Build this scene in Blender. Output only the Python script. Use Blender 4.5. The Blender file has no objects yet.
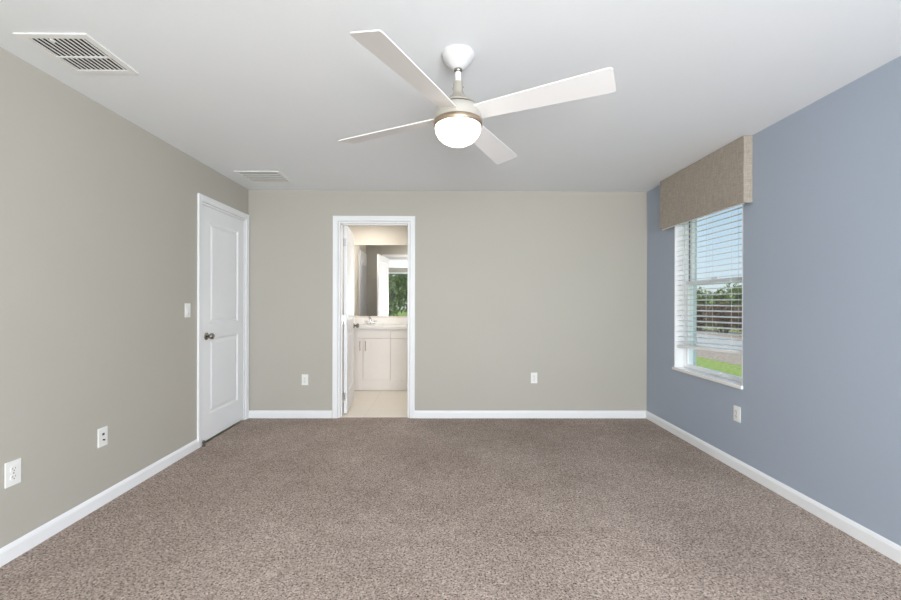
import bpy, bmesh, math, random
from mathutils import Vector, Matrix
R = math.radians
PI = math.pi
scene = bpy.context.scene
C = scene.collection

# ------------------------------------------------------------------ camera
# 1 px = 1/93.4 m on the far wall; focal 412 px
EYE = 1.2487
cam_d = bpy.data.cameras.new('camera')
cam = bpy.data.objects.new('camera', cam_d); C.objects.link(cam)
cam_d.sensor_width = 36.0
cam_d.lens = 36.0 * 412.0 / 901.0
cam_d.shift_x = 4.01 / 901.0
cam_d.shift_y = 2.05 / 901.0
cam_d.clip_start = 0.02
cam.location = (0, 0, EYE)
cam.matrix_world = (Matrix.Translation((0, 0, EYE)) @ Matrix.Rotation(R(-0.517), 4, 'Z') @ Matrix.Rotation(R(-0.046), 4, 'X')
                    @ Matrix.Rotation(R(-0.157), 4, 'Y') @ Matrix.Rotation(R(90), 4, 'X'))
scene.camera = cam

# ------------------------------------------------------------------ world
world = bpy.data.worlds.new('sky'); scene.world = world
world.use_nodes = True
nt = world.node_tree; nt.nodes.clear()
wo = nt.nodes.new('ShaderNodeOutputWorld'); bg = nt.nodes.new('ShaderNodeBackground')
tc = nt.nodes.new('ShaderNodeTexCoord'); sp = nt.nodes.new('ShaderNodeSeparateXYZ')
rp = nt.nodes.new('ShaderNodeValToRGB')
rp.color_ramp.elements[0].position = 0.0; rp.color_ramp.elements[0].color = (0.80, 0.88, 0.95, 1)
rp.color_ramp.elements[1].position = 0.45; rp.color_ramp.elements[1].color = (0.22, 0.42, 0.78, 1)
e = rp.color_ramp.elements.new(0.12); e.color = (0.62, 0.78, 0.95, 1)
nz = nt.nodes.new('ShaderNodeTexNoise'); nz.inputs['Scale'].default_value = 3.0; nz.inputs['Detail'].default_value = 5
cr = nt.nodes.new('ShaderNodeValToRGB')
cr.color_ramp.elements[0].position = 0.48; cr.color_ramp.elements[1].position = 0.66
mx = nt.nodes.new('ShaderNodeMix'); mx.data_type = 'RGBA'; mx.inputs['B'].default_value = (0.95, 0.96, 0.98, 1)
L = nt.links.new
L(tc.outputs['Generated'], sp.inputs[0]); L(sp.outputs['Z'], rp.inputs[0])
L(tc.outputs['Generated'], nz.inputs['Vector']); L(nz.outputs['Fac'], cr.inputs[0])
L(cr.outputs['Color'], mx.inputs['Factor']); L(rp.outputs['Color'], mx.inputs['A'])
L(mx.outputs['Result'], bg.inputs['Color']); L(bg.outputs[0], wo.inputs[0])
bg.inputs['Strength'].default_value = 1.0

# sun: high, from behind the house on the left, so it only lights the garden
sd = bpy.data.lights.new('sun', 'SUN'); sd.energy = 2.4; sd.angle = R(2); sd.color = (1, 0.96, 0.88)
so = bpy.data.objects.new('sun', sd); C.objects.link(so)
so.rotation_euler = Vector((0.62, -0.35, -1.0)).to_track_quat('-Z', 'Y').to_euler()

def area(name, loc, direction, sx, sy, power, col=(1, 1, 1)):
    d = bpy.data.lights.new(name, 'AREA'); d.shape = 'RECTANGLE'; d.size = sx; d.size_y = sy
    d.energy = power; d.color = col
    o = bpy.data.objects.new(name, d); C.objects.link(o); o.location = loc
    o.rotation_euler = Vector(direction).to_track_quat('-Z', 'Z').to_euler()
    return o
# fill lamps added behind the photographer, standing in for daylight and ground bounce
area('daylight_fill_behind', (0.62, -2.02, 1.40), (-0.20, 1, -0.10), 2.2, 1.5, 112, (0.965, 0.985, 1.0))
area('upward_fill_behind', (0.62, -2.0, 1.0), (-0.20, 1, 0.5), 2.2, 1.0, 132, (0.955, 0.98, 1.0))

scene.view_settings.view_transform = 'Standard'
scene.view_settings.look = 'None'
scene.view_settings.exposure = 0.05
scene.view_settings.gamma = 1.0
scene.view_settings.use_curve_mapping = False

# ------------------------------------------------------------------ materials
def lin(r, g, b):
    f = lambda c: (c / 255.0 / 12.92) if c / 255.0 <= 0.04045 else ((c / 255.0 + 0.055) / 1.055) ** 2.4
    return (f(r), f(g), f(b), 1)

def mat(name, col, rough=0.5, metal=0.0, bump=0.0, bscale=200, vary=0.0, vscale=3.0, emit=None, estr=0, spec=0.5):
    m = bpy.data.materials.new(name); m.use_nodes = True
    t = m.node_tree; b = t.nodes['Principled BSDF']
    b.inputs['Base Color'].default_value = col
    b.inputs['Roughness'].default_value = rough
    b.inputs['Metallic'].default_value = metal
    b.inputs['Specular IOR Level'].default_value = spec
    co = t.nodes.new('ShaderNodeTexCoord')
    n = t.nodes.new('ShaderNodeTexNoise'); n.inputs['Scale'].default_value = vscale; n.inputs['Detail'].default_value = 4
    t.links.new(co.outputs['Object'], n.inputs['Vector'])
    if vary > 0:
        r = t.nodes.new('ShaderNodeValToRGB')
        r.color_ramp.elements[0].position = 0.3; r.color_ramp.elements[1].position = 0.7
        r.color_ramp.elements[0].color = tuple(c * (1 - vary) for c in col[:3]) + (1,)
        r.color_ramp.elements[1].color = tuple(min(1, c * (1 + vary)) for c in col[:3]) + (1,)
        t.links.new(n.outputs['Fac'], r.inputs[0]); t.links.new(r.outputs[0], b.inputs['Base Color'])
    if bump > 0:
        n2 = t.nodes.new('ShaderNodeTexNoise'); n2.inputs['Scale'].default_value = bscale; n2.inputs['Detail'].default_value = 3
        bp = t.nodes.new('ShaderNodeBump'); bp.inputs['Strength'].default_value = bump; bp.inputs['Distance'].default_value = 0.002
        t.links.new(co.outputs['Object'], n2.inputs['Vector'])
        t.links.new(n2.outputs['Fac'], bp.inputs['Height']); t.links.new(bp.outputs[0], b.inputs['Normal'])
    if emit:
        b.inputs['Emission Color'].default_value = emit; b.inputs['Emission Strength'].default_value = estr
    return m

M = {}
M['greige'] = mat('greige_paint', lin(184, 180, 171), 0.6, bump=0.15, bscale=160, vary=0.01, vscale=2)
M['blue'] = mat('blue_paint', lin(168, 178, 194), 0.6, bump=0.15, bscale=160, vary=0.01, vscale=2)
M['ceil'] = mat('ceiling_paint', lin(236, 238, 241), 0.8, bump=0.25, bscale=90, vary=0.01, vscale=1.5)
M['white'] = mat('white_trim_paint', lin(242, 243, 246), 0.35, vary=0.01)
M['door'] = mat('white_door_paint', lin(243, 244, 247), 0.4, bump=0.05, bscale=60, vary=0.01)
M['plastic'] = mat('white_plastic', lin(238, 238, 236), 0.3, vary=0.01)
M['blade'] = mat('white_blade_laminate', lin(232, 230, 230), 0.45, vary=0.01)
M['dark'] = mat('dark_slot', lin(30, 30, 32), 0.6, vary=0.1)
M['duct'] = mat('duct_interior', lin(14, 14, 15), 0.8, vary=0.1)
M['nickel'] = mat('brushed_nickel', lin(184, 166, 146), 0.4, 1.0, bump=0.05, bscale=300, vary=0.05, vscale=30)
M['housing'] = mat('satin_grey_housing', lin(190, 186, 178), 0.4, 0.3, vary=0.02)
M['canopy'] = mat('white_canopy_enamel', lin(214, 213, 214), 0.4, vary=0.01)
M['cover'] = mat('satin_nickel_cover', lin(176, 170, 160), 0.45, 0.3, vary=0.02)
M['chrome'] = mat('chrome', lin(220, 220, 222), 0.12, 1.0, vary=0.03)
M['knobm'] = mat('satin_nickel_knob', lin(150, 145, 138), 0.25, 1.0, vary=0.05)
M['cab'] = mat('white_cabinet', lin(242, 236, 232), 0.4, vary=0.01)
M['counter'] = mat('white_cultured_marble', lin(244, 242, 240), 0.15, vary=0.02, vscale=6)
M['bathwall'] = mat('lamplit_wall_paint', lin(222, 215, 204), 0.6, bump=0.1, bscale=160, vary=0.01)  # wall colour lightened to carry the lamp light above the mirror
M['glow'] = mat('lit_glass', lin(255, 250, 240), 0.4, vary=0.005, emit=(1.0, 0.94, 0.84, 1), estr=4.5)
M['bathglow'] = mat('lit_downlight', lin(255, 250, 240), 0.4, vary=0.005, emit=(1.0, 0.95, 0.88, 1), estr=125.0)
M['slat'] = mat('white_blind_slat', lin(248, 249, 250), 0.4, vary=0.01)
M['cord'] = mat('white_cord', lin(225, 225, 222), 0.7, vary=0.02)
M['vinyl'] = mat('white_vinyl', lin(248, 249, 251), 0.35, vary=0.01)
M['track'] = mat('grey_window_track', lin(120, 124, 128), 0.5, vary=0.03)
M['shade'] = mat('grey_duct_lining', lin(165, 168, 172), 0.7, vary=0.02)
M['stucco'] = mat('pale_aqua_stucco', lin(208, 218, 218), 0.85, bump=0.4, bscale=70, vary=0.05)
M['rubber'] = mat('black_rubber', lin(84, 78, 74), 0.7, vary=0.05)

def mirror_mat():
    m = bpy.data.materials.new('mirror_glass'); m.use_nodes = True
    b = m.node_tree.nodes['Principled BSDF']
    b.inputs['Base Color'].default_value = (0.9, 0.91, 0.91, 1)
    b.inputs['Metallic'].default_value = 1; b.inputs['Roughness'].default_value = 0.01
    return m
M['mirror'] = mirror_mat()

def glass_mat():
    m = bpy.data.materials.new('window_glass'); m.use_nodes = True
    t = m.node_tree; t.nodes.clear()
    o = t.nodes.new('ShaderNodeOutputMaterial'); mixs = t.nodes.new('ShaderNodeMixShader')
    tr = t.nodes.new('ShaderNodeBsdfTransparent'); gl = t.nodes.new('ShaderNodeBsdfGlossy')
    gl.inputs['Roughness'].default_value = 0.02; gl.inputs['Color'].default_value = (1, 1, 1, 1)
    tr.inputs['Color'].default_value = (0.94, 0.97, 0.96, 1)
    mixs.inputs[0].default_value = 0.05
    t.links.new(tr.outputs[0], mixs.inputs[1]); t.links.new(gl.outputs[0], mixs.inputs[2]); t.links.new(mixs.outputs[0], o.inputs[0])
    return m
M['glass'] = glass_mat()

def carpet_mat():
    m = bpy.data.materials.new('speckled_carpet'); m.use_nodes = True
    t = m.node_tree; b = t.nodes['Principled BSDF']; N = t.nodes.new; K = t.links.new
    co = N('ShaderNodeTexCoord')
    n1 = N('ShaderNodeTexNoise'); n1.inputs['Scale'].default_value = 104; n1.inputs['Detail'].default_value = 2; n1.inputs['Roughness'].default_value = 0.9
    v1 = N('ShaderNodeTexVoronoi'); v1.inputs['Scale'].default_value = 120
    n3 = N('ShaderNodeTexNoise'); n3.inputs['Scale'].default_value = 1.7; n3.inputs['Detail'].default_value = 3
    n4 = N('ShaderNodeTexNoise'); n4.inputs['Scale'].default_value = 11; n4.inputs['Detail'].default_value = 3
    for n in (n1, v1, n3, n4): K(co.outputs['Object'], n.inputs['Vector'])
    r = N('ShaderNodeValToRGB'); r.color_ramp.interpolation = 'LINEAR'
    el = r.color_ramp.elements
    el[0].position = 0.37; el[0].color = lin(26, 20, 18)
    el[1].position = 0.74; el[1].color = lin(238, 225, 216)
    x = el.new(0.44); x.color = lin(172, 157, 148)
    x = el.new(0.62); x.color = lin(191, 176, 167)
    K(n1.outputs['Fac'], r.inputs[0])
    # per-tuft variation of fibre colour
    rv = N('ShaderNodeValToRGB'); rv.color_ramp.elements[0].color = (0.66, 0.65, 0.64, 1); rv.color_ramp.elements[1].color = (1.2, 1.2, 1.2, 1)
    sv = N('ShaderNodeSeparateColor'); K(v1.outputs['Color'], sv.inputs[0]); K(sv.outputs[0], rv.inputs[0])
    m1 = N('ShaderNodeMix'); m1.data_type = 'RGBA'; m1.blend_type = 'MULTIPLY'; m1.inputs['Factor'].default_value = 1
    K(r.outputs[0], m1.inputs['A']); K(rv.outputs[0], m1.inputs['B'])
    # pile brushed in different directions: broad soft patches
    rr = N('ShaderNodeValToRGB'); rr.color_ramp.elements[0].position = 0.35; rr.color_ramp.elements[1].position = 0.65
    rr.color_ramp.elements[0].color = (0.90, 0.89, 0.88, 1); rr.color_ramp.elements[1].color = (1.07, 1.07, 1.07, 1)
    K(n3.outputs['Fac'], rr.inputs[0])
    m2 = N('ShaderNodeMix'); m2.data_type = 'RGBA'; m2.blend_type = 'MULTIPLY'; m2.inputs['Factor'].default_value = 1
    K(m1.outputs['Result'], m2.inputs['A']); K(rr.outputs[0], m2.inputs['B'])
    r4 = N('ShaderNodeValToRGB'); r4.color_ramp.elements[0].position = 0.3; r4.color_ramp.elements[1].position = 0.7
    r4.color_ramp.elements[0].color = (0.93, 0.92, 0.92, 1); r4.color_ramp.elements[1].color = (1.05, 1.05, 1.05, 1)
    K(n4.outputs['Fac'], r4.inputs[0])
    m3 = N('ShaderNodeMix'); m3.data_type = 'RGBA'; m3.blend_type = 'MULTIPLY'; m3.inputs['Factor'].default_value = 1
    K(m2.outputs['Result'], m3.inputs['A']); K(r4.outputs[0], m3.inputs['B'])
    K(m3.outputs['Result'], b.inputs['Base Color'])
    bp = N('ShaderNodeBump'); bp.inputs['Strength'].default_value = 0.5; bp.inputs['Distance'].default_value = 0.006
    K(n1.outputs['Fac'], bp.inputs['Height']); K(bp.outputs[0], b.inputs['Normal'])
    b.inputs['Roughness'].default_value = 0.95; b.inputs['Specular IOR Level'].default_value = 0.1
    return m
M['carpet'] = carpet_mat()

def tile_mat():
    m = bpy.data.materials.new('cream_floor_tile'); m.use_nodes = True
    t = m.node_tree; b = t.nodes['Principled BSDF']; N = t.nodes.new; K = t.links.new
    co = N('ShaderNodeTexCoord'); br = N('ShaderNodeTexBrick')
    br.inputs['Scale'].default_value = 1.0; br.inputs['Brick Width'].default_value = 0.6; br.inputs['Row Height'].default_value = 0.6
    br.inputs['Mortar Size'].default_value = 0.004; br.offset = 0.0
    br.inputs['Color1'].default_value = lin(234, 226, 214); br.inputs['Color2'].default_value = lin(237, 229, 217)
    br.inputs['Mortar'].default_value = lin(224, 215, 202)
    mp = N('ShaderNodeMapping'); mp.inputs['Location'].default_value = (0.25, 0.05, 0)
    K(co.outputs['Object'], mp.inputs[0]); K(mp.outputs[0], br.inputs['Vector']); K(br.outputs['Color'], b.inputs['Base Color'])
    b.inputs['Roughness'].default_value = 0.35
    return m
M['tile'] = tile_mat()

def linen_mat():
    m = bpy.data.materials.new('taupe_linen'); m.use_nodes = True
    t = m.node_tree; b = t.nodes['Principled BSDF']; N = t.nodes.new; K = t.links.new
    co = N('ShaderNodeTexCoord')
    def thread(sc):
        mp = N('ShaderNodeMapping'); mp.inputs['Scale'].default_value = sc
        n = N('ShaderNodeTexNoise'); n.inputs['Scale'].default_value = 1; n.inputs['Detail'].default_value = 3; n.inputs['Roughness'].default_value = 0.7
        K(co.outputs['Object'], mp.inputs[0]); K(mp.outputs[0], n.inputs['Vector']); return n
    a = thread((14, 14, 260)); c = thread((230, 230, 12))
    ad = N('ShaderNodeMath'); ad.operation = 'ADD'; K(a.outputs['Fac'], ad.inputs[0]); K(c.outputs['Fac'], ad.inputs[1])
    hf = N('ShaderNodeMath'); hf.operation = 'MULTIPLY'; hf.inputs[1].default_value = 0.5; K(ad.outputs[0], hf.inputs[0])
    r = N('ShaderNodeValToRGB'); e = r.color_ramp.elements
    e[0].position = 0.36; e[0].color = lin(150, 141, 131); e[1].position = 0.64; e[1].color = lin(190, 181, 170)
    x = e.new(0.5); x.color = lin(172, 162, 151)
    K(hf.outputs[0], r.inputs[0]); K(r.outputs[0], b.inputs['Base Color'])
    bp = N('ShaderNodeBump'); bp.inputs['Strength'].default_value = 0.4; bp.inputs['Distance'].default_value = 0.001
    K(hf.outputs[0], bp.inputs['Height']); K(bp.outputs[0], b.inputs['Normal'])
    b.inputs['Roughness'].default_value = 0.9; b.inputs['Specular IOR Level'].default_value = 0.1
    return m
M['linen'] = linen_mat()

M['grass'] = mat('lawn_grass', lin(160, 176, 84), 0.9, bump=0.8, bscale=60, vary=0.35, vscale=14)
M['soil'] = mat('reddish_mulch', lin(186, 164, 146), 0.95, bump=0.8, bscale=50, vary=0.3, vscale=18)
M['concrete'] = mat('pale_concrete', lin(204, 196, 188), 0.9, bump=0.2, bscale=40, vary=0.06, vscale=2)
M['leafg'] = mat('green_leaf', lin(156, 174, 104), 0.6, vary=0.45, vscale=2.5)
M['leafy'] = mat('pale_green_leaf', lin(156, 172, 104), 0.6, vary=0.4, vscale=2)
M['leafb'] = mat('russet_leaf', lin(140, 108, 84), 0.7, vary=0.5, vscale=3)
M['bark'] = mat('grey_bark', lin(120, 100, 84), 0.9, bump=0.6, bscale=30, vary=0.2, vscale=10)

# ------------------------------------------------------------------ mesh helpers
class MB:
    def __init__(s): s.v = []; s.f = []; s.sm = []
    def add(s, vs, fs, smooth=False, xf=None):
        n = len(s.v)
        s.v += [tuple(xf @ Vector(p)) if xf is not None else tuple(p) for p in vs]
        s.f += [tuple(i + n for i in f) for f in fs]; s.sm += [smooth] * len(fs)
        return s
    def box(s, x0, x1, y0, y1, z0, z1, b=0.0, xf=None):
        if b <= 0:
            vs = [(x, y, z) for x in (x0, x1) for y in (y0, y1) for z in (z0, z1)]
            fs = [(0, 1, 3, 2), (4, 6, 7, 5), (0, 4, 5, 1), (2, 3, 7, 6), (0, 2, 6, 4), (1, 5, 7, 3)]
            return s.add(vs, fs, False, xf)
        bm = bmesh.new()
        bmesh.ops.create_cube(bm, size=1)
        for v in bm.verts:
            v.co = Vector(((x0 + x1) / 2 + v.co.x * (x1 - x0), (y0 + y1) / 2 + v.co.y * (y1 - y0), (z0 + z1) / 2 + v.co.z * (z1 - z0)))
        bmesh.ops.bevel(bm, geom=list(bm.edges), offset=b, segments=2, profile=0.6, affect='EDGES')
        bm.verts.index_update()
        s.add([v.co[:] for v in bm.verts], [[v.index for v in f.verts] for f in bm.faces], False, xf)
        bm.free(); return s
    def lathe(s, prof, n=48, xf=None, cap0=False, cap1=False):
        """prof: (r, z) list, revolved about z"""
        vs = []; fs = []
        for r, z in prof:
            for k in range(n):
                a = 2 * PI * k / n; vs.append((r * math.cos(a), r * math.sin(a), z))
        for i in range(len(prof) - 1):
            for k in range(n):
                k2 = (k + 1) % n
                fs.append((i * n + k, i * n + k2, (i + 1) * n + k2, (i + 1) * n + k))
        s.add(vs, fs, True, xf)
        if cap0: s.add(vs[:n], [tuple(range(n))[::-1]], False, xf)
        if cap1: s.add(vs[-n:], [tuple(range(n))], False, xf)
        return s
    def cyl(s, p0, p1, r, n=16, r2=None):
        p0 = Vector(p0); p1 = Vector(p1); d = p1 - p0
        xf = Matrix.Translation(p0) @ d.to_track_quat('Z', 'Y').to_matrix().to_4x4()
        r2 = r if r2 is None else r2
        return s.lathe([(r, 0), (r2, d.length)], n, xf, True, True)
    def tube(s, pts, r, n=10):
        for a, b in zip(pts[:-1], pts[1:]): s.cyl(a, b, r, n)
        return s
    def build(s, name, m, parent=None, recalc=True):
        me = bpy.data.meshes.new(name); me.from_pydata(s.v, [], s.f)
        for p, sm in zip(me.polygons, s.sm): p.use_smooth = sm
        me.materials.append(m)
        if recalc:
            bm = bmesh.new(); bm.from_mesh(me); bmesh.ops.recalc_face_normals(bm, faces=list(bm.faces)); bm.to_mesh(me); bm.free()
        me.update()
        o = bpy.data.objects.new(name, me); C.objects.link(o)
        if parent is not None: o.parent = parent
        return o

def tag(o, label=None, cat=None, group=None, kind=None):
    if label: o['label'] = label
    if cat: o['category'] = cat
    if group: o['group'] = group
    if kind: o['kind'] = kind
    return o
def thing(name, label, cat, loc=(0, 0, 0), rz=0, group=None, kind=None):
    o = bpy.data.objects.new(name, None); C.objects.link(o); o.empty_display_size = 0.1
    o.location = loc; o.rotation_euler = (0, 0, rz)
    return tag(o, label, cat, group, kind)
def struct(o, label, cat): return tag(o, label, cat, kind='structure')
def copy_tree(o, parent=None):
    c = o.copy(); C.objects.link(c)
    if parent is not None: c.parent = parent
    for ch in [q for q in bpy.data.objects if q.parent == o]: copy_tree(ch, c)
    return c

# ------------------------------------------------------------------ room shell
XL, XR, YB, YF, H = -2.0815, 2.203, 4.427, -2.0, 2.44
BX0, BX1, BY0, BY1 = -1.494, 0.12, 4.547, 6.30
DX0, DX1, DH = -1.120, -0.356, 2.107            # bathroom door opening
WY0, WY1, WZ0, WZ1 = 3.003, 3.902, 0.611, 2.19  # side window opening
XO = 2.418                                       # outer face of right wall

struct(MB().box(XL, XR, YF, YB + 0.03, -0.08, 0).build('floor', M['carpet']), 'taupe speckled cut-pile carpet over the whole bedroom', 'floor')
struct(MB().box(BX0, BX1, YB + 0.03, BY1, -0.08, -0.003).build('floor', M['tile']), 'cream tiled floor of the bathroom beyond the doorway', 'floor')
struct(MB().box(XL - 0.2, XR + 0.2, YF - 0.2, BY1 + 0.2, H, H + 0.12).build('ceiling', M['ceil']), 'plain white ceiling above the bedroom', 'ceiling')
# left wall with a recess that the closed door fills
LY0, LY1 = 3.569, 4.358
w = MB().box(XL - 0.12, XL, YF, LY0, -0.08, H).box(XL - 0.12, XL, LY1, YB, -0.08, H).box(XL - 0.12, XL, LY0, LY1, DH, H).box(XL - 0.2, XL - 0.12, YF - 0.2, YB + 0.12, -0.08, H)
struct(w.build('wall_left', M['greige']), 'plain greige wall on the left with the closed white door', 'wall')
w = MB().box(XL - 0.12, DX0, YB, BY0, -0.08, H).box(DX1, XR, YB, BY0, -0.08, H).box(DX0, DX1, YB, BY0, DH, H)
struct(w.build('wall_back', M['greige']), 'greige end wall with the open bathroom doorway', 'wall')
def wall_with_window(x0, x1):
    return (MB().box(x0, x1, YF - 0.2, WY0, -0.08, H).box(x0, x1, WY1, BY0, -0.08, H)
            .box(x0, x1, WY0, WY1, -0.08, WZ0).box(x0, x1, WY0, WY1, WZ1, H))
wr = struct(wall_with_window(XR, XR + 0.11).build('wall_right', M['blue']), 'blue accent wall on the right around the side window', 'wall')
struct(wall_with_window(XR + 0.11, XO).build('wall_exterior', M['stucco']), 'pale aqua outer skin of the wall seen through the side window', 'wall')
# front wall, behind the photographer, with a wide window
FX0, FX1, FZ0, FZ1 = -2.0, 1.75, 0.45, 2.29
w = (MB().box(XL, FX0, YF - 0.15, YF, -0.08, H).box(FX1, XR, YF - 0.15, YF, -0.08, H)
     .box(FX0, FX1, YF - 0.15, YF, -0.08, FZ0).box(FX0, FX1, YF - 0.15, YF, FZ1, H))
struct(w.build('wall_front', M['greige']), 'greige wall behind the photographer seen only in the bathroom mirror', 'wall')
# bathroom
struct(MB().box(BX0 - 0.1, BX0, BY0, BY1, -0.08, H).build('wall_bathroom_left', M['bathwall']), 'left bathroom wall seen in the mirror', 'wall')
struct(MB().box(BX1, BX1 + 0.1, BY0, BY1, -0.08, H).build('wall_bathroom_right', M['bathwall']), 'right bathroom wall hidden beyond the doorway', 'wall')
struct(MB().box(BX0 - 0.1, BX1 + 0.1, BY1, BY1 + 0.1, -0.08, H).build('wall_bathroom_back', M['bathwall']), 'cream lit bathroom wall above the mirror', 'wall')

# baseboards: profiled strip
def baseboard(segs):
    """segs: (p0, p1, inward normal)"""
    mb = MB(); prof = [(0, 0), (0.014, 0), (0.014, 0.060), (0.009, 0.074), (0.004, 0.080), (0, 0.080)]
    for p0, p1, n in segs:
        vs = []
        for p in (p0, p1):
            for d, z in prof: vs.append((p[0] + n[0] * d, p[1] + n[1] * d, z))
        k = len(prof)
        fs = [(i, (i + 1) % k, k + (i + 1) % k, k + i) for i in range(k)] + [tuple(range(k)), tuple(range(2 * k - 1, k - 1, -1))]
        mb.add(vs, fs)
    return mb
CW = 0.057   # casing width
struct(baseboard([((XL, YF), (XL, LY0 - CW), (1, 0))]).build('baseboard_left', M['white']), 'white baseboard along the left wall', 'baseboard')
struct(baseboard([((XL, YB), (DX0 - CW - 0.005, YB), (0, -1)), ((DX1 + CW, YB), (XR, YB), (0, -1))]).build('baseboard_back', M['white']), 'white baseboard along the end wall on both sides of the doorway', 'baseboard')
struct(baseboard([((XR, YF), (XR, YB), (-1, 0))]).build('baseboard_right', M['white']), 'white baseboard below the blue wall', 'baseboard')
struct(MB().box(DX0, DX1, YB + 0.02, YB + 0.055, -0.003, 0.004, 0.002).build('trim_1', M['tile']), 'narrow cream threshold between carpet and bathroom tile', 'threshold')

# ------------------------------------------------------------------ doors
def panel_face(mb, W, Ht, y, sgn, panels, xf=None):
    """a moulded face in the xz plane at depth y facing sgn*y with raised panels"""
    xs = sorted({0, W} | {p[0] for p in panels} | {p[1] for p in panels})
    zs = sorted({0, Ht} | {p[2] for p in panels} | {p[3] for p in panels})
    for i in range(len(xs) - 1):
        for j in range(len(zs) - 1):
            cx = (xs[i] + xs[i + 1]) / 2; cz = (zs[j] + zs[j + 1]) / 2
            if any(p[0] < cx < p[1] and p[2] < cz < p[3] for p in panels): continue
            mb.add([(xs[i], y, zs[j]), (xs[i + 1], y, zs[j]), (xs[i + 1], y, zs[j + 1]), (xs[i], y, zs[j + 1])], [(0, 1, 2, 3)], False, xf)
    for (a, b, c, d) in panels:
        rings = [(0, 0), (0.006, -0.003), (0.014, -0.011), (0.026, -0.011), (0.048, -0.003), (0.052, -0.003)]
        vs = []
        for ins, dep in rings:
            yy = y + sgn * dep
            vs += [(a + ins, yy, c + ins), (b - ins, yy, c + ins), (b - ins, yy, d - ins), (a + ins, yy, d - ins)]
        fs = []
        for k in range(len(rings) - 1):
            for q in range(4):
                q2 = (q + 1) % 4; fs.append((4 * k + q, 4 * k + q2, 4 * k + 4 + q2, 4 * k + 4 + q))
        n = 4 * (len(rings) - 1); fs.append((n, n + 1, n + 2, n + 3))
        mb.add(vs, fs, False, xf)
def door_leaf(W, Ht, T=0.035):
    """leaf from x 0..W, y -T..0, z 0..Ht, moulded both sides"""
    mb = MB()
    s = 0.115
    P = [(s, W - s, 0.22, 0.90), (s, W - s, 1.03, Ht - 0.125)]
    panel_face(mb, W, Ht, 0, 1, P); panel_face(mb, W, Ht, -T, -1, P)
    mb.add([(0, -T, 0), (W, -T, 0), (W, 0, 0), (0, 0, 0), (0, -T, Ht), (W, -T, Ht), (W, 0, Ht), (0, 0, Ht)],
           [(0, 1, 2, 3), (4, 7, 6, 5), (0, 3, 7, 4), (1, 5, 6, 2)])
    return mb
def casing(W, Ht, proj=0.016, cw=CW, left=True, right=True):
    """casing around an opening 0..W x 0..Ht on plane y=0, projecting to -y, profiled"""
    mb = MB()
    prof = [(0.004, 0), (0.004, 0.009), (0.012, 0.013), (0.030, 0.013), (0.039, proj), (cw, proj), (cw, 0)]
    path = [(0, 0), (0, Ht), (W, Ht), (W, 0)]
    def pt(i, o, d):
        x, z = path[i]
        return ((x - o) if i < 2 else (x + o), -d, z if i in (0, 3) else z + o)
    k = len(prof); vs = [pt(i, o, d) for i in range(4) for o, d in prof]; fs = []
    for i in range(3):
        for j in range(k):
            j2 = (j + 1) % k; fs.append((i * k + j, i * k + j2, (i + 1) * k + j2, (i + 1) * k + j))
    fs += [tuple(range(k)), tuple(range(4 * k - 1, 3 * k - 1, -1))]
    return mb.add(vs, fs)
def jamb(W, Ht, depth):
    t = 0.018
    return MB().box(0, t, 0, depth, 0, Ht).box(W - t, W, 0, depth, 0, Ht).box(t, W - t, 0, depth, Ht - t, Ht) \
        .box(t, t + 0.01, 0.05, 0.085, 0, Ht - t).box(W - t - 0.01, W - t, 0.05, 0.085, 0, Ht - t).box(t, W - t, 0.05, 0.085, Ht - t - 0.01, Ht - t)
def knob(sgn, x, z, y):
    """round knob whose axis is along sgn*y"""
    xf = Matrix.Translation((x, y, z)) @ Matrix.Rotation(R(-90 * sgn), 4, 'X')
    ros = MB().lathe([(0.033, 0), (0.033, 0.004), (0.029, 0.009), (0.014, 0.011), (0.011, 0.014)], 32, xf, True, True)
    kn = MB().lathe([(0.010, 0.010), (0.010, 0.026), (0.016, 0.031), (0.025, 0.037), (0.0285, 0.047), (0.027, 0.057), (0.019, 0.064), (0.008, 0.067), (0.001, 0.0675)], 32, xf, True, True)
    return ros, kn
def hinge(x, y, z):
    return MB().cyl((x, y, z - 0.045), (x, y, z + 0.045), 0.006, 12).box(x, x + 0.028, y - 0.001, y + 0.0015, z - 0.043, z + 0.043)

# closed door on the left wall: local x runs along the wall (+y world), local -y faces into the room
d1 = thing('door_1', 'closed white two-panel door in the left wall beside the corner', 'door', (XL, LY0, 0), R(90), kind='structure')
W1 = LY1 - LY0
# with rz = 90 deg: local x -> world y, local y -> world -x ; local -y faces the room
lf = door_leaf(W1 - 0.042, DH - 0.018 - 0.021)
lf.v = [(x + 0.021, y + 0.040, z + 0.018) for x, y, z in lf.v]
leaf1 = lf.build('door_leaf', M['door'], d1)
casing(W1, DH).build('door_casing', M['white'], d1)
MB().box(0, 0.018, 0, 0.115, 0, DH).box(W1 - 0.018, W1, 0, 0.115, 0, DH).box(0.018, W1 - 0.018, 0, 0.115, DH - 0.018, DH).build('door_jamb', M['white'], d1)
ros, kn = knob(-1, 0.021 + 0.064, 0.938, 0.005)
k1 = kn.build('door_knob', M['knobm'], leaf1); tag(k1, 'satin nickel door knob')
ros.build('knob_rosette', M['knobm'], leaf1)

# bathroom doorway
d2 = thing('door_2', 'white bathroom doorway in the end wall with its door swung inward', 'door', (DX0, YB, 0), 0, kind='structure')
W2 = DX1 - DX0
casing(W2, DH).build('door_casing', M['white'], d2)
cs = casing(W2, DH); cs.v = [(x, 0.12 - y, z) for x, y, z in cs.v]; cs.build('door_casing', M['white'], d2)
jamb(W2, DH, 0.12).build('door_jamb', M['white'], d2)
lf = door_leaf(W2 - 0.042, DH - 0.018 - 0.016)
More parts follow.
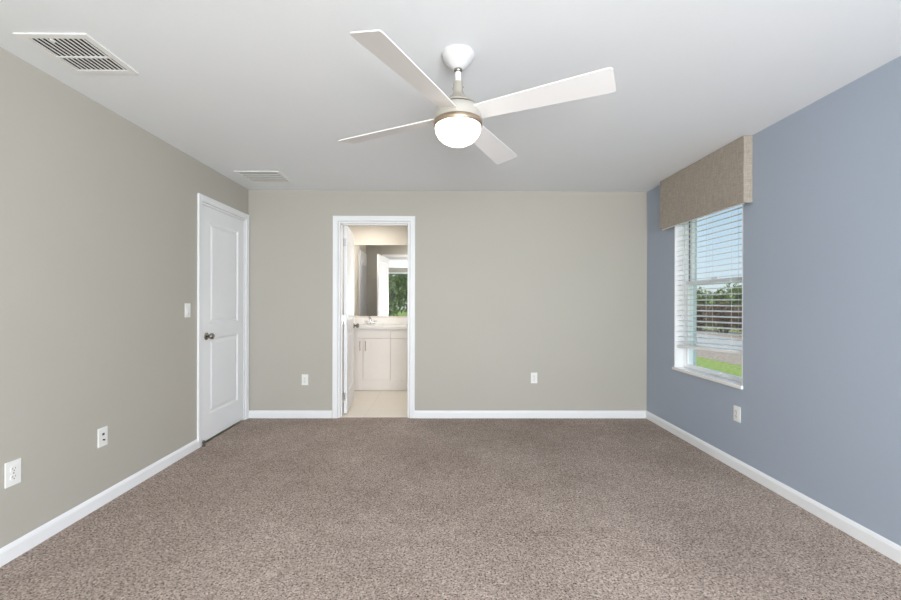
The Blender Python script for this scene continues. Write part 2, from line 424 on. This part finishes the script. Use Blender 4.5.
# leaf hinged at left jamb, open about 96 degrees into the bathroom
HX, HY = 0.030, 0.128
rot = Matrix.Translation((HX, HY, 0.012)) @ Matrix.Rotation(R(96), 4, 'Z')
lf.v = [tuple(rot @ Vector((x + 0.006, y, z))) for x, y, z in lf.v]
leaf2 = lf.build('door_leaf', M['door'], d2)
for sgn, yy in ((1, 0), (-1, -0.035)):
    ros, kn = knob(sgn, W2 - 0.042 - 0.058, 0.93, yy)
    for q, nm in ((kn, 'door_knob'), (ros, 'knob_rosette')):
        q.v = [tuple(rot @ Vector(p)) for p in q.v]; q.build(nm, M['knobm'], leaf2)
for z in (0.20, 1.05, 1.90):
    hinge(0.0215, 0.119, z).build('hinge', M['chrome'], d2)

# small white door seen in the mirror on the left bathroom wall
d3 = thing('door_3', 'white closet door on the left bathroom wall seen in the mirror', 'door', (BX0, 4.64, 0), R(90), kind='structure')
lf = door_leaf(0.56, DH - 0.01); lf.v = [(x, y * 0.4, z + 0.005) for x, y, z in lf.v]
lf.build('door_leaf', M['door'], d3)
casing(0.56, DH).build('door_casing', M['white'], d3)

# door stop
t = thing('door_stop', 'small dark rubber-tipped door stop on the carpet by the left door', 'door stop', (XL + 0.030, LY0 - 0.01, 0))
MB().lathe([(0.013, 0), (0.013, 0.006), (0.006, 0.012), (0.006, 0.030)], 16, None, True, True).build('base', M['rubber'], t)
MB().lathe([(0.010, 0.028), (0.012, 0.034), (0.010, 0.046), (0.004, 0.050)], 16, None, True, True).build('bumper', M['rubber'], t)

# ------------------------------------------------------------------ side window
wn = thing('window_1', 'white vinyl single-hung window in the blue wall', 'window', (XR, WY0, 0), 0, kind='structure')
WW = WY1 - WY0
# local x outward (0 = room face), local y along the wall, z up
SZ = 0.637
MB().box(-0.016, 0.085, -0.004, WW + 0.008, WZ0 - 0.001, SZ, 0.005).build('window_sill', M['counter'], wn)
tr = 0.012
MB().box(0.001, 0.085, 0, tr, SZ, WZ1).box(0.001, 0.085, WW - tr, WW, SZ, WZ1).box(0.001, 0.085, tr, WW - tr, WZ1 - tr, WZ1).build('window_reveal', M['white'], wn)
fx0, fx1 = 0.085, 0.165
f = MB()
for (y0, y1) in ((0, 0.030), (WW - 0.030, WW)): f.box(fx0, fx1, y0, y1, SZ, WZ1, 0.002)
f.box(fx0, fx1, 0.03, WW - 0.03, SZ, SZ + 0.012, 0.002).box(fx0, fx1, 0.03, WW - 0.03, WZ1 - 0.03, WZ1, 0.002)
f.build('window_frame', M['vinyl'], wn)
MB().box(fx0 + 0.035, fx0 + 0.044, 0.030, 0.034, SZ + 0.02, WZ1 - 0.03).box(fx0 + 0.035, fx0 + 0.044, WW - 0.034, WW - 0.030, SZ + 0.02, WZ1 - 0.03).build('window_track', M['track'], wn)
def sash(z0, z1, x0, x1, bot, top, name):
    st = 0.034; a, b = 0.031, WW - 0.031
    s_ = MB().box(x0, x1, a, a + st, z0, z1, 0.002).box(x0, x1, b - st, b, z0, z1, 0.002).box(x0, x1, a + st, b - st, z0, z0 + bot, 0.002).box(x0, x1, a + st, b - st, z1 - top, z1, 0.002)
    o = s_.build(name, M['vinyl'], wn)
    MB().box((x0 + x1) / 2 - 0.002, (x0 + x1) / 2 + 0.002, a + st - 0.003, b - st + 0.003, z0 + bot - 0.003, z1 - top + 0.003).build('glass_pane', M['glass'], o)
    return o
MR = 1.424
ls = sash(SZ + 0.006, MR + 0.022, fx0 + 0.006, fx0 + 0.034, 0.028, 0.036, 'lower_sash')
sash(MR - 0.018, WZ1 - 0.02, fx0 + 0.045, fx0 + 0.073, 0.036, 0.036, 'upper_sash')
lh = MB().box(fx0 - 0.014, fx0 + 0.008, WW * 0.40, WW * 0.56, SZ + 0.022, SZ + 0.034, 0.005).box(fx0 - 0.014, fx0 - 0.008, WW * 0.41, WW * 0.55, SZ + 0.012, SZ + 0.030, 0.002)
lh.build('lift_handle', M['vinyl'], ls)
MB().box(fx0 - 0.006, fx0 + 0.020, WW * 0.46, WW * 0.54, MR + 0.020, MR + 0.032, 0.003).build('sash_lock', M['vinyl'], ls)

# blind (a thing of its own, hangs in the reveal)
bl = thing('window_blind', 'white two-inch faux-wood blind lowered over most of the side window', 'window blind', (XR + 0.044, WY0 + WW / 2, 0))
hw = WW / 2 - tr - 0.004
MB().box(-0.028, 0.028, -hw, hw, WZ1 - tr - 0.045, WZ1 - tr, 0.003).build('head_rail', M['slat'], bl)
NS = 27; ztop = WZ1 - tr - 0.075; zlow = 0.900
pitch = (ztop - zlow) / (NS - 1)
def tiltz(i, s):      # the lower slats hang slightly higher on the near side
    k = max(0.0, 1 - i / 7.0)
    return -0.022 * k * s      # s = -1 near, +1 far
zr = 0.856
for i in range(NS):
    z = zlow + i * pitch
    dn, df = tiltz(i, -1), tiltz(i, 1)
    m_ = MB(); prof = []
    for u in (-1, -0.5, 0, 0.5, 1): prof.append((u * 0.025, 0.0028 * (1 - u * u)))
    vs = []
    for y, dz in ((-hw, dn), (hw, df)):
        for (x, zz) in prof: vs.append((x, y, z + dz + zz + 0.0014 + x * 0.15))
        for (x, zz) in prof[::-1]: vs.append((x, y, z + dz + zz - 0.0014 + x * 0.15))
    k = 10; fs = [(q, (q + 1) % k, k + (q + 1) % k, k + q) for q in range(k)] + [tuple(range(k)), tuple(range(2 * k - 1, k - 1, -1))]
    m_.add(vs, fs); m_.build('slat', M['slat'], bl)
br_ = MB(); vs = []
for y, dz in ((-hw, tiltz(0, -1)), (hw, tiltz(0, 1))):
    for x, z in ((-0.026, -0.012), (-0.024, -0.014), (0.024, -0.014), (0.026, -0.012), (0.026, 0.012), (0.022, 0.014), (-0.022, 0.014), (-0.026, 0.012)):
        vs.append((x, y, zr + dz + z))
k = 8; br_.add(vs, [(q, (q + 1) % k, k + (q + 1) % k, k + q) for q in range(k)] + [tuple(range(k)), tuple(range(2 * k - 1, k - 1, -1))])
br_.build('bottom_rail', M['slat'], bl)
for yy in (-hw + 0.13, 0.0, hw - 0.13):
    s = yy / hw
    c = MB()
    for xx in (-0.027, 0.027): c.cyl((xx, yy, zr + tiltz(0, s) * 1.0), (xx, yy, WZ1 - tr - 0.045), 0.0011, 6)
    c.build('ladder_cord', M['cord'], bl)
c = MB().cyl((-0.034, hw - 0.10, 1.15), (-0.030, hw - 0.10, WZ1 - tr - 0.05), 0.003, 8).cyl((-0.034, hw - 0.10, 1.10), (-0.034, hw - 0.10, 1.15), 0.005, 8)
c.build('tilt_wand', M['cord'], bl)

# valance
VY0, VY1, VX, VZ0, VZ1 = 2.911, 4.040, 2.137, 1.965, 2.437
vl = thing('window_valance', 'box valance in taupe woven linen above the side window', 'valance', (XR, (VY0 + VY1) / 2, VZ0))
pj = XR - VX; hy = (VY1 - VY0) / 2; hh = VZ1 - VZ0
f = MB().box(-pj, -pj + 0.012, -hy, hy, 0, hh, 0.003).box(-pj + 0.010, -0.001, -hy, -hy + 0.012, -0.004, hh, 0.003).box(-pj + 0.010, -0.001, hy - 0.012, hy, -0.004, hh, 0.003)
f.build('fabric_cover', M['linen'], vl)
MB().box(-pj + 0.0125, -pj + 0.018, -hy + 0.0125, hy - 0.0125, -0.010, hh - 0.014).build('lining', M['cord'], vl)
MB().box(-pj + 0.012, -0.001, -hy + 0.012, hy - 0.012, hh - 0.014, hh - 0.001).build('top_board', M['linen'], vl)

# ------------------------------------------------------------------ window behind the photographer, made wide to supply daylight
w2 = thing('window_2', 'wide white-framed window behind the photographer reflected in the bathroom mirror', 'window', (0, YF, 0), kind='structure')
f = MB()
for x in (FX0, FX0 + 1.18, FX0 + 2.36, FX1 - 0.05): f.box(x, x + 0.05, -0.12, -0.06, FZ0, FZ1, 0.003)
f.box(FX0, FX1, -0.12, -0.06, FZ0, FZ0 + 0.05, 0.003).box(FX0, FX1, -0.12, -0.06, FZ1 - 0.05, FZ1, 0.003)
f.build('window_frame', M['vinyl'], w2)
MB().box(FX0 - 0.02, FX1 + 0.02, -0.06, 0.02, FZ0 - 0.02, FZ0, 0.004).build('window_sill', M['counter'], w2)
MB().box(FX0 + 0.04, FX1 - 0.04, -0.092, -0.088, FZ0 + 0.04, FZ1 - 0.04).build('glass_pane', M['glass'], w2)

# ------------------------------------------------------------------ ceiling fan
FXc, FYc = 0.071, 1.986
fan = thing('ceiling_fan', 'white four-blade ceiling fan with nickel band and lit glass bowl', 'ceiling fan', (FXc, FYc, 2.0))
Z = lambda z: (z if z > 2.33 else z - 0.006) - 2.0
def lt(name, prof, m, parent=fan, n=64, c0=True, c1=True):
    return MB().lathe([(r, Z(z)) for r, z in prof], n, None, c0, c1).build(name, m, parent)
lt('canopy', [(0.079, 2.440), (0.079, 2.434), (0.076, 2.424), (0.064, 2.404), (0.048, 2.386), (0.032, 2.372), (0.022, 2.367)], M['canopy'])
lt('hanger_ball', [(0.012, 2.374), (0.019, 2.370), (0.0205, 2.362), (0.016, 2.354), (0.012, 2.350)], M['knobm'])
lt('downrod', [(0.0145, 2.37), (0.0145, 2.29)], M['blade'], n=24)
cp = lt('rod_coupling', [(0.012, 2.314), (0.021, 2.312), (0.023, 2.306), (0.023, 2.266), (0.027, 2.258)], M['cover'])
MB().cyl((-0.027, 0, Z(2.28)), (0.027, 0, Z(2.29)), 0.004, 12).build('set_screw', M['knobm'], cp)
mh = lt('motor_housing', [(0.060, 2.192), (0.082, 2.192), (0.098, 2.184), (0.109, 2.172), (0.1145, 2.156), (0.1145, 2.122)], M['housing'])
lt('upper_cover', [(0.024, 2.262), (0.029, 2.254), (0.040, 2.240), (0.056, 2.224), (0.072, 2.211), (0.083, 2.203), (0.084, 2.199), (0.078, 2.198)], M['cover'], mh)
lt('dark_ring', [(0.077, 2.200), (0.079, 2.199), (0.079, 2.191), (0.077, 2.190)], M['rubber'], mh)  # narrow dark ring between upper cover and motor housing
lt('trim_band', [(0.1145, 2.122), (0.117, 2.120), (0.117, 2.099), (0.1145, 2.096), (0.106, 2.095)], M['nickel'], mh)
lt('glass_bowl', [(0.1095, 2.100), (0.1105, 2.089), (0.107, 2.070), (0.097, 2.050), (0.080, 2.032), (0.055, 2.018), (0.028, 2.011), (0.002, 2.009)], M['glow'])
def blade_mesh():
    mb = MB()
    # plan outline: root to tip along +x, y = tangential; leading side pitched
    xs = [0.085, 0.13, 0.30, 0.50, 0.670, 0.696, 0.702]
    w0 = [-0.045, -0.050, -0.057, -0.064, -0.070, -0.068, -0.060]
    w1 = [0.045, 0.050, 0.057, 0.064, 0.070, 0.069, 0.064]
    pr = Matrix.Rotation(R(-13.5), 4, 'X'); T = 0.005; vs = []; n = len(xs)
    for x, a, b in zip(xs, w0, w1):
        for y in (a, a * 0.33, b * 0.33, b):
            for t in (T / 2, -T / 2):
                vs.append(tuple(pr @ Vector((x, y, t))))
    fs = []
    for i in range(n - 1):
        o = i * 8; p = o + 8
        for j in range(3):
            a = o + 2 * j; b = p + 2 * j
            fs += [(a, b, b + 2, a + 2), (a + 1, a + 3, b + 3, b + 1)]
        fs += [(o, o + 1, p + 1, p), (o + 6, p + 6, p + 7, o + 7)]
    for o in (0, (n - 1) * 8):
        for j in range(3): fs.append((o + 2 * j, o + 2 * j + 2, o + 2 * j + 3, o + 2 * j + 1))
    return mb.add(vs, fs)
bmb = blade_mesh(); first = None
for k in range(4):
    a = R(-28.5 + 90 * k)
    if first is None:
        bo = bmb.build('blade', M['blade'], fan)
        arm = MB().box(0.060, 0.150, -0.026, 0.026, 0.003, 0.008, 0.002, Matrix.Rotation(R(-13.5), 4, 'X')).build('blade_iron', M['housing'], bo)
        first = (bo, arm)
    else:
        bo = first[0].copy(); C.objects.link(bo); bo.parent = fan
        arm = first[1].copy(); C.objects.link(arm); arm.parent = bo
    bo.location = (0, 0, 0.144); bo.rotation_euler = (0, 0, a)

# ------------------------------------------------------------------ ceiling vents
rv = thing('return_air_grille', 'square white return grille with dark gaps near the left wall', 'air vent', (-1.752, 2.008, H))
hx, hv = 0.161, 0.160; bw = 0.032
g = MB()
def frame(g, hx, hy, bw, z0, z1, b):
    g.box(-hx, hx, -hy, -hy + bw, z0, z1, b).box(-hx, hx, hy - bw, hy, z0, z1, b).box(-hx, -hx + bw, -hy + bw, hy - bw, z0, z1, b).box(hx - bw, hx, -hy + bw, hy - bw, z0, z1, b)
frame(g, hx, hv, bw, -0.007, -0.0005, 0.0015); g.build('frame', M['plastic'], rv)
MB().box(-hx + bw, hx - bw, -hv + bw, hv - bw, -0.0015, -0.0005).build('duct_opening', M['duct'], rv)
MB().box(-hx + bw, hx - bw, 0.012, 0.022, -0.007, -0.002).build('cross_bar', M['plastic'], rv)
n = 11; span = 2 * (hx - bw)
for i in range(n):
    x = -hx + bw + span * (i + 0.5) / n
    MB().box(-0.0052, 0.0052, -hv + bw, hv - bw, -0.0008, 0.0008, 0, Matrix.Translation((x, 0, -0.0050)) @ Matrix.Rotation(R(6), 4, 'Y')).build('louver', M['plastic'], rv)
MB().box(-0.030, -0.024, -hv + bw, -hv + bw + 0.022, -0.012, -0.006, 0.001).build('damper_lever', M['plastic'], rv)

sv = thing('supply_air_vent', 'white supply vent with wide louvres near the far left corner', 'air vent', (-1.707, 3.970, H))
g = MB(); frame(g, 0.208, 0.187, 0.030, -0.008, -0.0005, 0.002); g.build('frame', M['plastic'], sv)
MB().box(-0.178, 0.178, -0.157, 0.157, -0.0015, -0.0005).build('duct_opening', M['shade'], sv)
for i in range(5):
    y = -0.15 + 0.30 * (i + 0.5) / 5
    MB().box(-0.178, 0.178, -0.0200, 0.0200, -0.0008, 0.0008, 0, Matrix.Translation((0, y, -0.010)) @ Matrix.Rotation(R(0), 4, 'X')).build('louver', M['plastic'], sv)

# ------------------------------------------------------------------ wall plates (local: plate in xz, front faces -y)
def plate(t, w=0.070, h=0.115):
    MB().box(-w / 2, w / 2, -0.006, 0, -h / 2, h / 2, 0.0025).build('cover_plate', M['plastic'], t)
def duplex(t, w=0.070, h=0.115):
    plate(t, w, h)
    for s in (-1, 1):
        cz = s * 0.0195
        m_ = MB(); vs = []
        n = 24
        for yy in (-0.0060, -0.0085):
            for k in range(n):
                a = 2 * PI * k / n
                vs.append((0.0168 * math.cos(a), yy, cz + max(-0.0135, min(0.0135, 0.0168 * math.sin(a)))))
        m_.add(vs, [(k, (k + 1) % n, n + (k + 1) % n, n + k) for k in range(n)] + [tuple(range(n, 2 * n))])
        r_ = m_.build('receptacle', M['plastic'], t)
        sl = MB().box(-0.0075, -0.0055, -0.0092, -0.0080, cz - 0.001, cz + 0.008).box(0.0050, 0.0070, -0.0092, -0.0080, cz + 0.000, cz + 0.007)
        sl.cyl((0, -0.0080, cz - 0.0075), (0, -0.0092, cz - 0.0075), 0.0026, 12)
        sl.build('slots', M['dark'], r_)
    MB().cyl((0, -0.005, 0), (0, -0.0072, 0), 0.003, 12).build('screw', M['knobm'], t)
def plate_thing(name, label, cat, loc, rz): return thing(name, label, cat, loc, rz)
# left wall: room side is +x ; rotate +90 so local -y -> +x
t = plate_thing('electrical_outlet', 'white outlet nearest the camera low on the left wall', 'outlet', (XL, 2.013, 0.414), R(90)); duplex(t, 0.074, 0.120)
t = plate_thing('electrical_outlet', 'white outlet on the end wall between the two doors', 'outlet', (-1.473, YB, 0.409), 0); duplex(t)
t = plate_thing('electrical_outlet', 'white outlet on the end wall right of the bathroom doorway', 'outlet', (0.985, YB, 0.431), 0); duplex(t)
t = plate_thing('electrical_outlet', 'white outlet on the blue wall below the window', 'outlet', (XR, 3.057, 0.417), R(-90)); duplex(t)
t = plate_thing('cable_jack', 'white wall plate with two dark ports on the left wall', 'wall jack', (XL, 2.539, 0.416), R(90)); plate(t)
j = MB().box(-0.0085, 0.0085, -0.0085, -0.0060, 0.010, 0.024, 0.001).build('data_port', M['track'], t)
MB().box(-0.006, 0.006, -0.0092, -0.0084, 0.012, 0.021).build('port_opening', M['dark'], j)
MB().cyl((0, -0.006, -0.017), (0, -0.016, -0.017), 0.0048, 14).build('coax_port', M['rubber'], t)
t = plate_thing('light_switch', 'white rocker light switch on the left wall beside the door', 'light switch', (XL, 3.376, 1.173), R(90)); plate(t)
rk = MB(); rk.add([(-0.0165, -0.006, -0.033), (0.0165, -0.006, -0.033), (0.0165, -0.006, 0.033), (-0.0165, -0.006, 0.033),
        (-0.0165, -0.0105, -0.033), (0.0165, -0.0105, -0.033), (0.0165, -0.0075, 0.033), (-0.0165, -0.0075, 0.033)],
       [(0, 1, 2, 3), (4, 7, 6, 5), (0, 4, 5, 1), (3, 2, 6, 7), (0, 3, 7, 4), (1, 5, 6, 2)])
rk.build('rocker', M['plastic'], t)
MB().box(-0.005, 0.005, -0.0112, -0.0100, -0.031, -0.028).build('indicator', M['track'], t)

# ------------------------------------------------------------------ bathroom
VX0 = -1.489
va = thing('vanity_cabinet', 'white double bathroom vanity cabinet with bar pulls', 'cabinet', (VX0, 5.74, 0))
VW = 1.53
MB().box(0, VW, 0.020, 0.036, 0.160, 0.8645).box(0, VW, 0.540, 0.556, 0.0, 0.8645).box(0, 0.016, 0.036, 0.54, 0, 0.8645).box(VW - 0.016, VW, 0.036, 0.54, 0, 0.8645).box(0.755, 0.771, 0.036, 0.54, 0.16, 0.8645).box(0.016, VW - 0.016, 0.036, 0.54, 0.160, 0.176).build('body', M['cab'], va)
MB().box(0.0, VW, 0.056, 0.066, 0.0, 0.160).build('toe_kick', M['cab'], va)
def slab(x0, x1, z0, z1, name, parent):
    return MB().box(x0, x1, 0, 0.019, z0, z1, 0.002).build(name, M['cab'], parent)
def pull(x, z0, z1, parent):
    m_ = MB().cyl((x, -0.028, z0), (x, -0.028, z1), 0.0055, 12)
    m_.cyl((x, -0.028, z0 + 0.015), (x, 0.001, z0 + 0.015), 0.004, 10).cyl((x, -0.028, z1 - 0.015), (x, 0.001, z1 - 0.015), 0.004, 10)
    return m_.build('bar_pull', M['nickel'], parent)
for s in range(2):
    o = 0.003 + s * 0.7625
    slab(o, o + 0.757, 0.741, 0.860, 'false_drawer_front', va)
    dl = slab(o, o + 0.376, 0.163, 0.735, 'cabinet_door', va)
    pull(o + 0.340, 0.565, 0.70, dl)
    dr = slab(o + 0.382, o + 0.757, 0.163, 0.735, 'cabinet_door', va)
    pull(o + 0.417, 0.565, 0.70, dr)
ct = thing('vanity_countertop', 'white vanity countertop with backsplash and sunken basin', 'countertop', (VX0, 5.72, 0.865))
SX, SY = 0.405, 0.30
m_ = MB(); n = 40
# deck with an oval hole
hole = [(SX + 0.21 * math.cos(2 * PI * k / n), SY + 0.15 * math.sin(2 * PI * k / n)) for k in range(n)]
def ray_rect(cx, cy, a, x0, x1, y0, y1):
    dx, dy = math.cos(a), math.sin(a); tt = 1e9
    if dx > 1e-9: tt = min(tt, (x1 - cx) / dx)
    if dx < -1e-9: tt = min(tt, (x0 - cx) / dx)
    if dy > 1e-9: tt = min(tt, (y1 - cy) / dy)
    if dy < -1e-9: tt = min(tt, (y0 - cy) / dy)
    return (cx + dx * tt, cy + dy * tt)
angs = [2 * PI * k / n for k in range(n)]
outer = [ray_rect(SX, SY, a, 0, 0.81, 0.0, 0.578) for a in angs]
for (cx, cy) in ((0, 0), (0.81, 0), (0.81, 0.578), (0, 0.578)):
    a = math.atan2(cy - SY, cx - SX) % (2 * PI); k = min(range(n), key=lambda q: abs(angs[q] - a)); outer[k] = (cx, cy)
zt = 0.040
vs = [(x, y, zt) for x, y in outer] + [(x, y, zt) for x, y in hole]
m_.add(vs, [(k, (k + 1) % n, n + (k + 1) % n, n + k) for k in range(n)])
m_.add([(0.81, 0, zt), (VW, 0, zt), (VW, 0.578, zt), (0.81, 0.578, zt)], [(0, 1, 2, 3)])
m_.add([(0, 0, 0), (VW, 0, 0), (VW, 0.578, 0), (0, 0.578, 0), (0, 0, zt), (VW, 0, zt), (VW, 0.578, zt), (0, 0.578, zt)], [(0, 1, 5, 4), (1, 2, 6, 5), (2, 3, 7, 6), (3, 0, 4, 7)])
m_.build('counter_top', M['counter'], ct, recalc=False)
bs = MB(); rings = []
for r, z in ((1, zt), (0.97, zt - 0.02), (0.88, zt - 0.07), (0.6, zt - 0.11), (0.15, zt - 0.125)):
    rings.append([(SX + 0.21 * r * math.cos(a), SY + 0.15 * r * math.sin(a), z) for a in angs])
vs = sum(rings, []); fs = []
for i in range(4):
    for k in range(n): fs.append((i * n + k, i * n + (k + 1) % n, (i + 1) * n + (k + 1) % n, (i + 1) * n + k))
bs.add(vs, fs + [tuple(range(4 * n, 5 * n))], True); bs.build('basin', M['counter'], ct, recalc=False)
MB().box(0, VW, 0.560, 0.579, zt, zt + 0.100, 0.003).build('backsplash', M['counter'], ct)
fc = thing('basin_faucet', 'small chrome faucet standing behind the basin', 'faucet', (VX0 + SX, 6.215, 0.905))
MB().box(-0.075, 0.075, -0.024, 0.024, 0, 0.012, 0.005).build('base', M['chrome'], fc)
sp_ = MB().tube([(0, 0, 0.01), (0, 0, 0.085), (0, -0.02, 0.105), (0, -0.06, 0.112), (0, -0.11, 0.098), (0, -0.118, 0.08)], 0.011, 14); sp_.build('spout', M['chrome'], fc)
for s in (-1, 1):
    h_ = MB().cyl((s * 0.052, 0, 0.01), (s * 0.052, 0, 0.045), 0.013, 14, 0.010).box(s * 0.052 - 0.006 if s > 0 else s * 0.052 - 0.045, s * 0.052 + 0.045 if s > 0 else s * 0.052 + 0.006, -0.006, 0.006, 0.044, 0.053, 0.003)
    h_.build('handle', M['chrome'], fc)
tag(MB().box(BX0 + 0.012, 0.055, BY1 - 0.006, BY1 - 0.0005, 1.027, 2.111).build('wall_mirror', M['mirror']), 'frameless wall mirror above the bathroom vanity', 'mirror')
def downlight(lab, x, y):
    t = thing('bathroom_downlight', lab, 'ceiling light', (x, y, H))
    MB().lathe([(0.095, -0.0005), (0.095, -0.010), (0.080, -0.014), (0.076, -0.010)], 40).build('trim_ring', M['plastic'], t)
    MB().lathe([(0.076, -0.010), (0.05, -0.018), (0.02, -0.021), (0.001, -0.0215)], 40, None, True, True).build('diffuser', M['bathglow'], t)
downlight('round lit light fixture on the bathroom ceiling above the basin', -1.08, 5.74)
downlight('added round fill light on the bathroom ceiling, unseen just inside the doorway', -0.35, 4.95)  # second light added to brighten the cabinets, hidden by the door head

# ------------------------------------------------------------------ outside
GZ = -0.15
def ground(name, x0, x1, y0, y1, z, m, lab, cat):
    return struct(MB().box(x0, x1, y0, y1, z - 0.1, z).build(name, m), lab, cat)
ground('ground', -70, 90, -70, 110, GZ - 0.06, M['grass'], 'wide grassy ground around the house', 'ground')
ground('lawn', XO, 6.6, -12, 45, GZ, M['grass'], 'strip of bright green lawn outside the side window', 'lawn')
ground('planting_bed', 6.6, 8.3, -12, 45, GZ + 0.005, M['soil'], 'brown planting strip beyond the lawn', 'planting bed')
ground('driveway', 8.3, 11.4, -12, 60, GZ + 0.01, M['concrete'], 'pale concrete pavement beyond the lawn', 'pavement')
ground('hedge_bed', 11.4, 13.6, -12, 60, GZ + 0.03, M['soil'], 'brown mulch bed under the russet shrubs', 'planting bed')

rng = random.Random(4)
def foliage(n, rx, ry, z0, z1, size, seed):
    g = random.Random(seed); mb = MB()
    cz = (z0 + z1) / 2; rz = (z1 - z0) / 2
    for _ in range(n):
        while True:
            p = Vector((g.uniform(-1, 1), g.uniform(-1, 1), g.uniform(-1, 1)))
            if 0.35 < p.length < 1: break
        bump_ = 0.85 + 0.2 * math.sin(p.x * 7 + seed) * math.cos(p.y * 6 + p.z * 5)
        q = Vector((p.x * rx * bump_, p.y * ry * bump_, cz + p.z * rz * bump_))
        rot_ = Matrix.Rotation(g.uniform(0, 2 * PI), 4, 'Z') @ Matrix.Rotation(g.uniform(-1.2, 1.2), 4, 'X')
        s = size * g.uniform(0.6, 1.3)
        vs = [(0, -s, 0), (s * 0.45, -s * 0.2, s * 0.08), (s * 0.35, s * 0.5, s * 0.05), (0, s, -s * 0.1), (-s * 0.35, s * 0.5, s * 0.05), (-s * 0.45, -s * 0.2, s * 0.08)]
        mb.add([tuple(rot_ @ Vector(v) + q) for v in vs], [(0, 1, 2, 3), (0, 3, 4, 5)])
    return mb
def stems(n, rx, h, r, seed):
    g = random.Random(seed); mb = MB()
    for _ in range(n):
        a = g.uniform(0, 2 * PI); q = g.uniform(0.2, 0.9) * rx
        mb.cyl((0.1 * math.cos(a), 0.1 * math.sin(a), 0), (q * math.cos(a), q * math.sin(a), h * g.uniform(0.7, 1)), r, 6, r * 0.4)
    return mb
def plant(name, lab, cat, grp, loc, n, rx, z0, z1, size, m, seed, ns=7, sr=0.02):
    t = thing(name, lab, cat, loc, 0, grp)
    foliage(n, rx, rx, z0, z1, size, seed).build('foliage', m, t, recalc=False)
    stems(ns, rx * 0.7, (z0 + z1) / 2, sr, seed + 9).build('stems', M['bark'], t)
    return t
sh = plant('russet_shrub', 'russet brown shrub in the row beyond the pavement', 'shrub', 'russet shrubs beyond the pavement', (12.5, 8, GZ + 0.03), 2600, 0.80, 0.02, 1.42, 0.06, M['leafb'], 3, 12)
for i in range(1, 16):
    c = copy_tree(sh); c.location = (12.5 + rng.uniform(-.1, .1), 8 + i * 1.72, GZ + 0.03); c.rotation_euler = (0, 0, rng.uniform(0, 6.28)); s = rng.uniform(0.92, 1.08); c.scale = (s, s, s)
tr_ = plant('green_tree', 'leafy green tree rising behind the russet shrubs', 'tree', 'green trees behind the russet shrubs', (17, 10, GZ - 0.06), 4200, 1.72, 0.2, 2.7, 0.13, M['leafy'], 8, 6, 0.05)
for i in range(1, 14):
    c = copy_tree(tr_); c.location = (17 + rng.uniform(-.4, .4), 10 + i * 3.5, GZ - 0.06); c.rotation_euler = (0, 0, rng.uniform(0, 6.28)); s = rng.uniform(0.85, 1.12); c.scale = (1, 1, s)
bt = plant('garden_tree', 'green garden tree reflected in the bathroom mirror', 'tree', 'garden trees reflected in the bathroom mirror', (-3.2, -9, GZ - 0.06), 3500, 1.7, 0.1, 4.4, 0.13, M['leafg'], 5, 8, 0.06)
for (x, y, s) in ((0.1, -9.8, 1.0), (-6.6, -10.0, 1.1), (3.5, -9.2, 0.9), (-1.5, -12.9, 1.25), (-5.0, -13.2, 1.2)):
    c = copy_tree(bt); c.location = (x, y, GZ - 0.06); c.rotation_euler = (0, 0, x); c.scale = (1, 1, s)
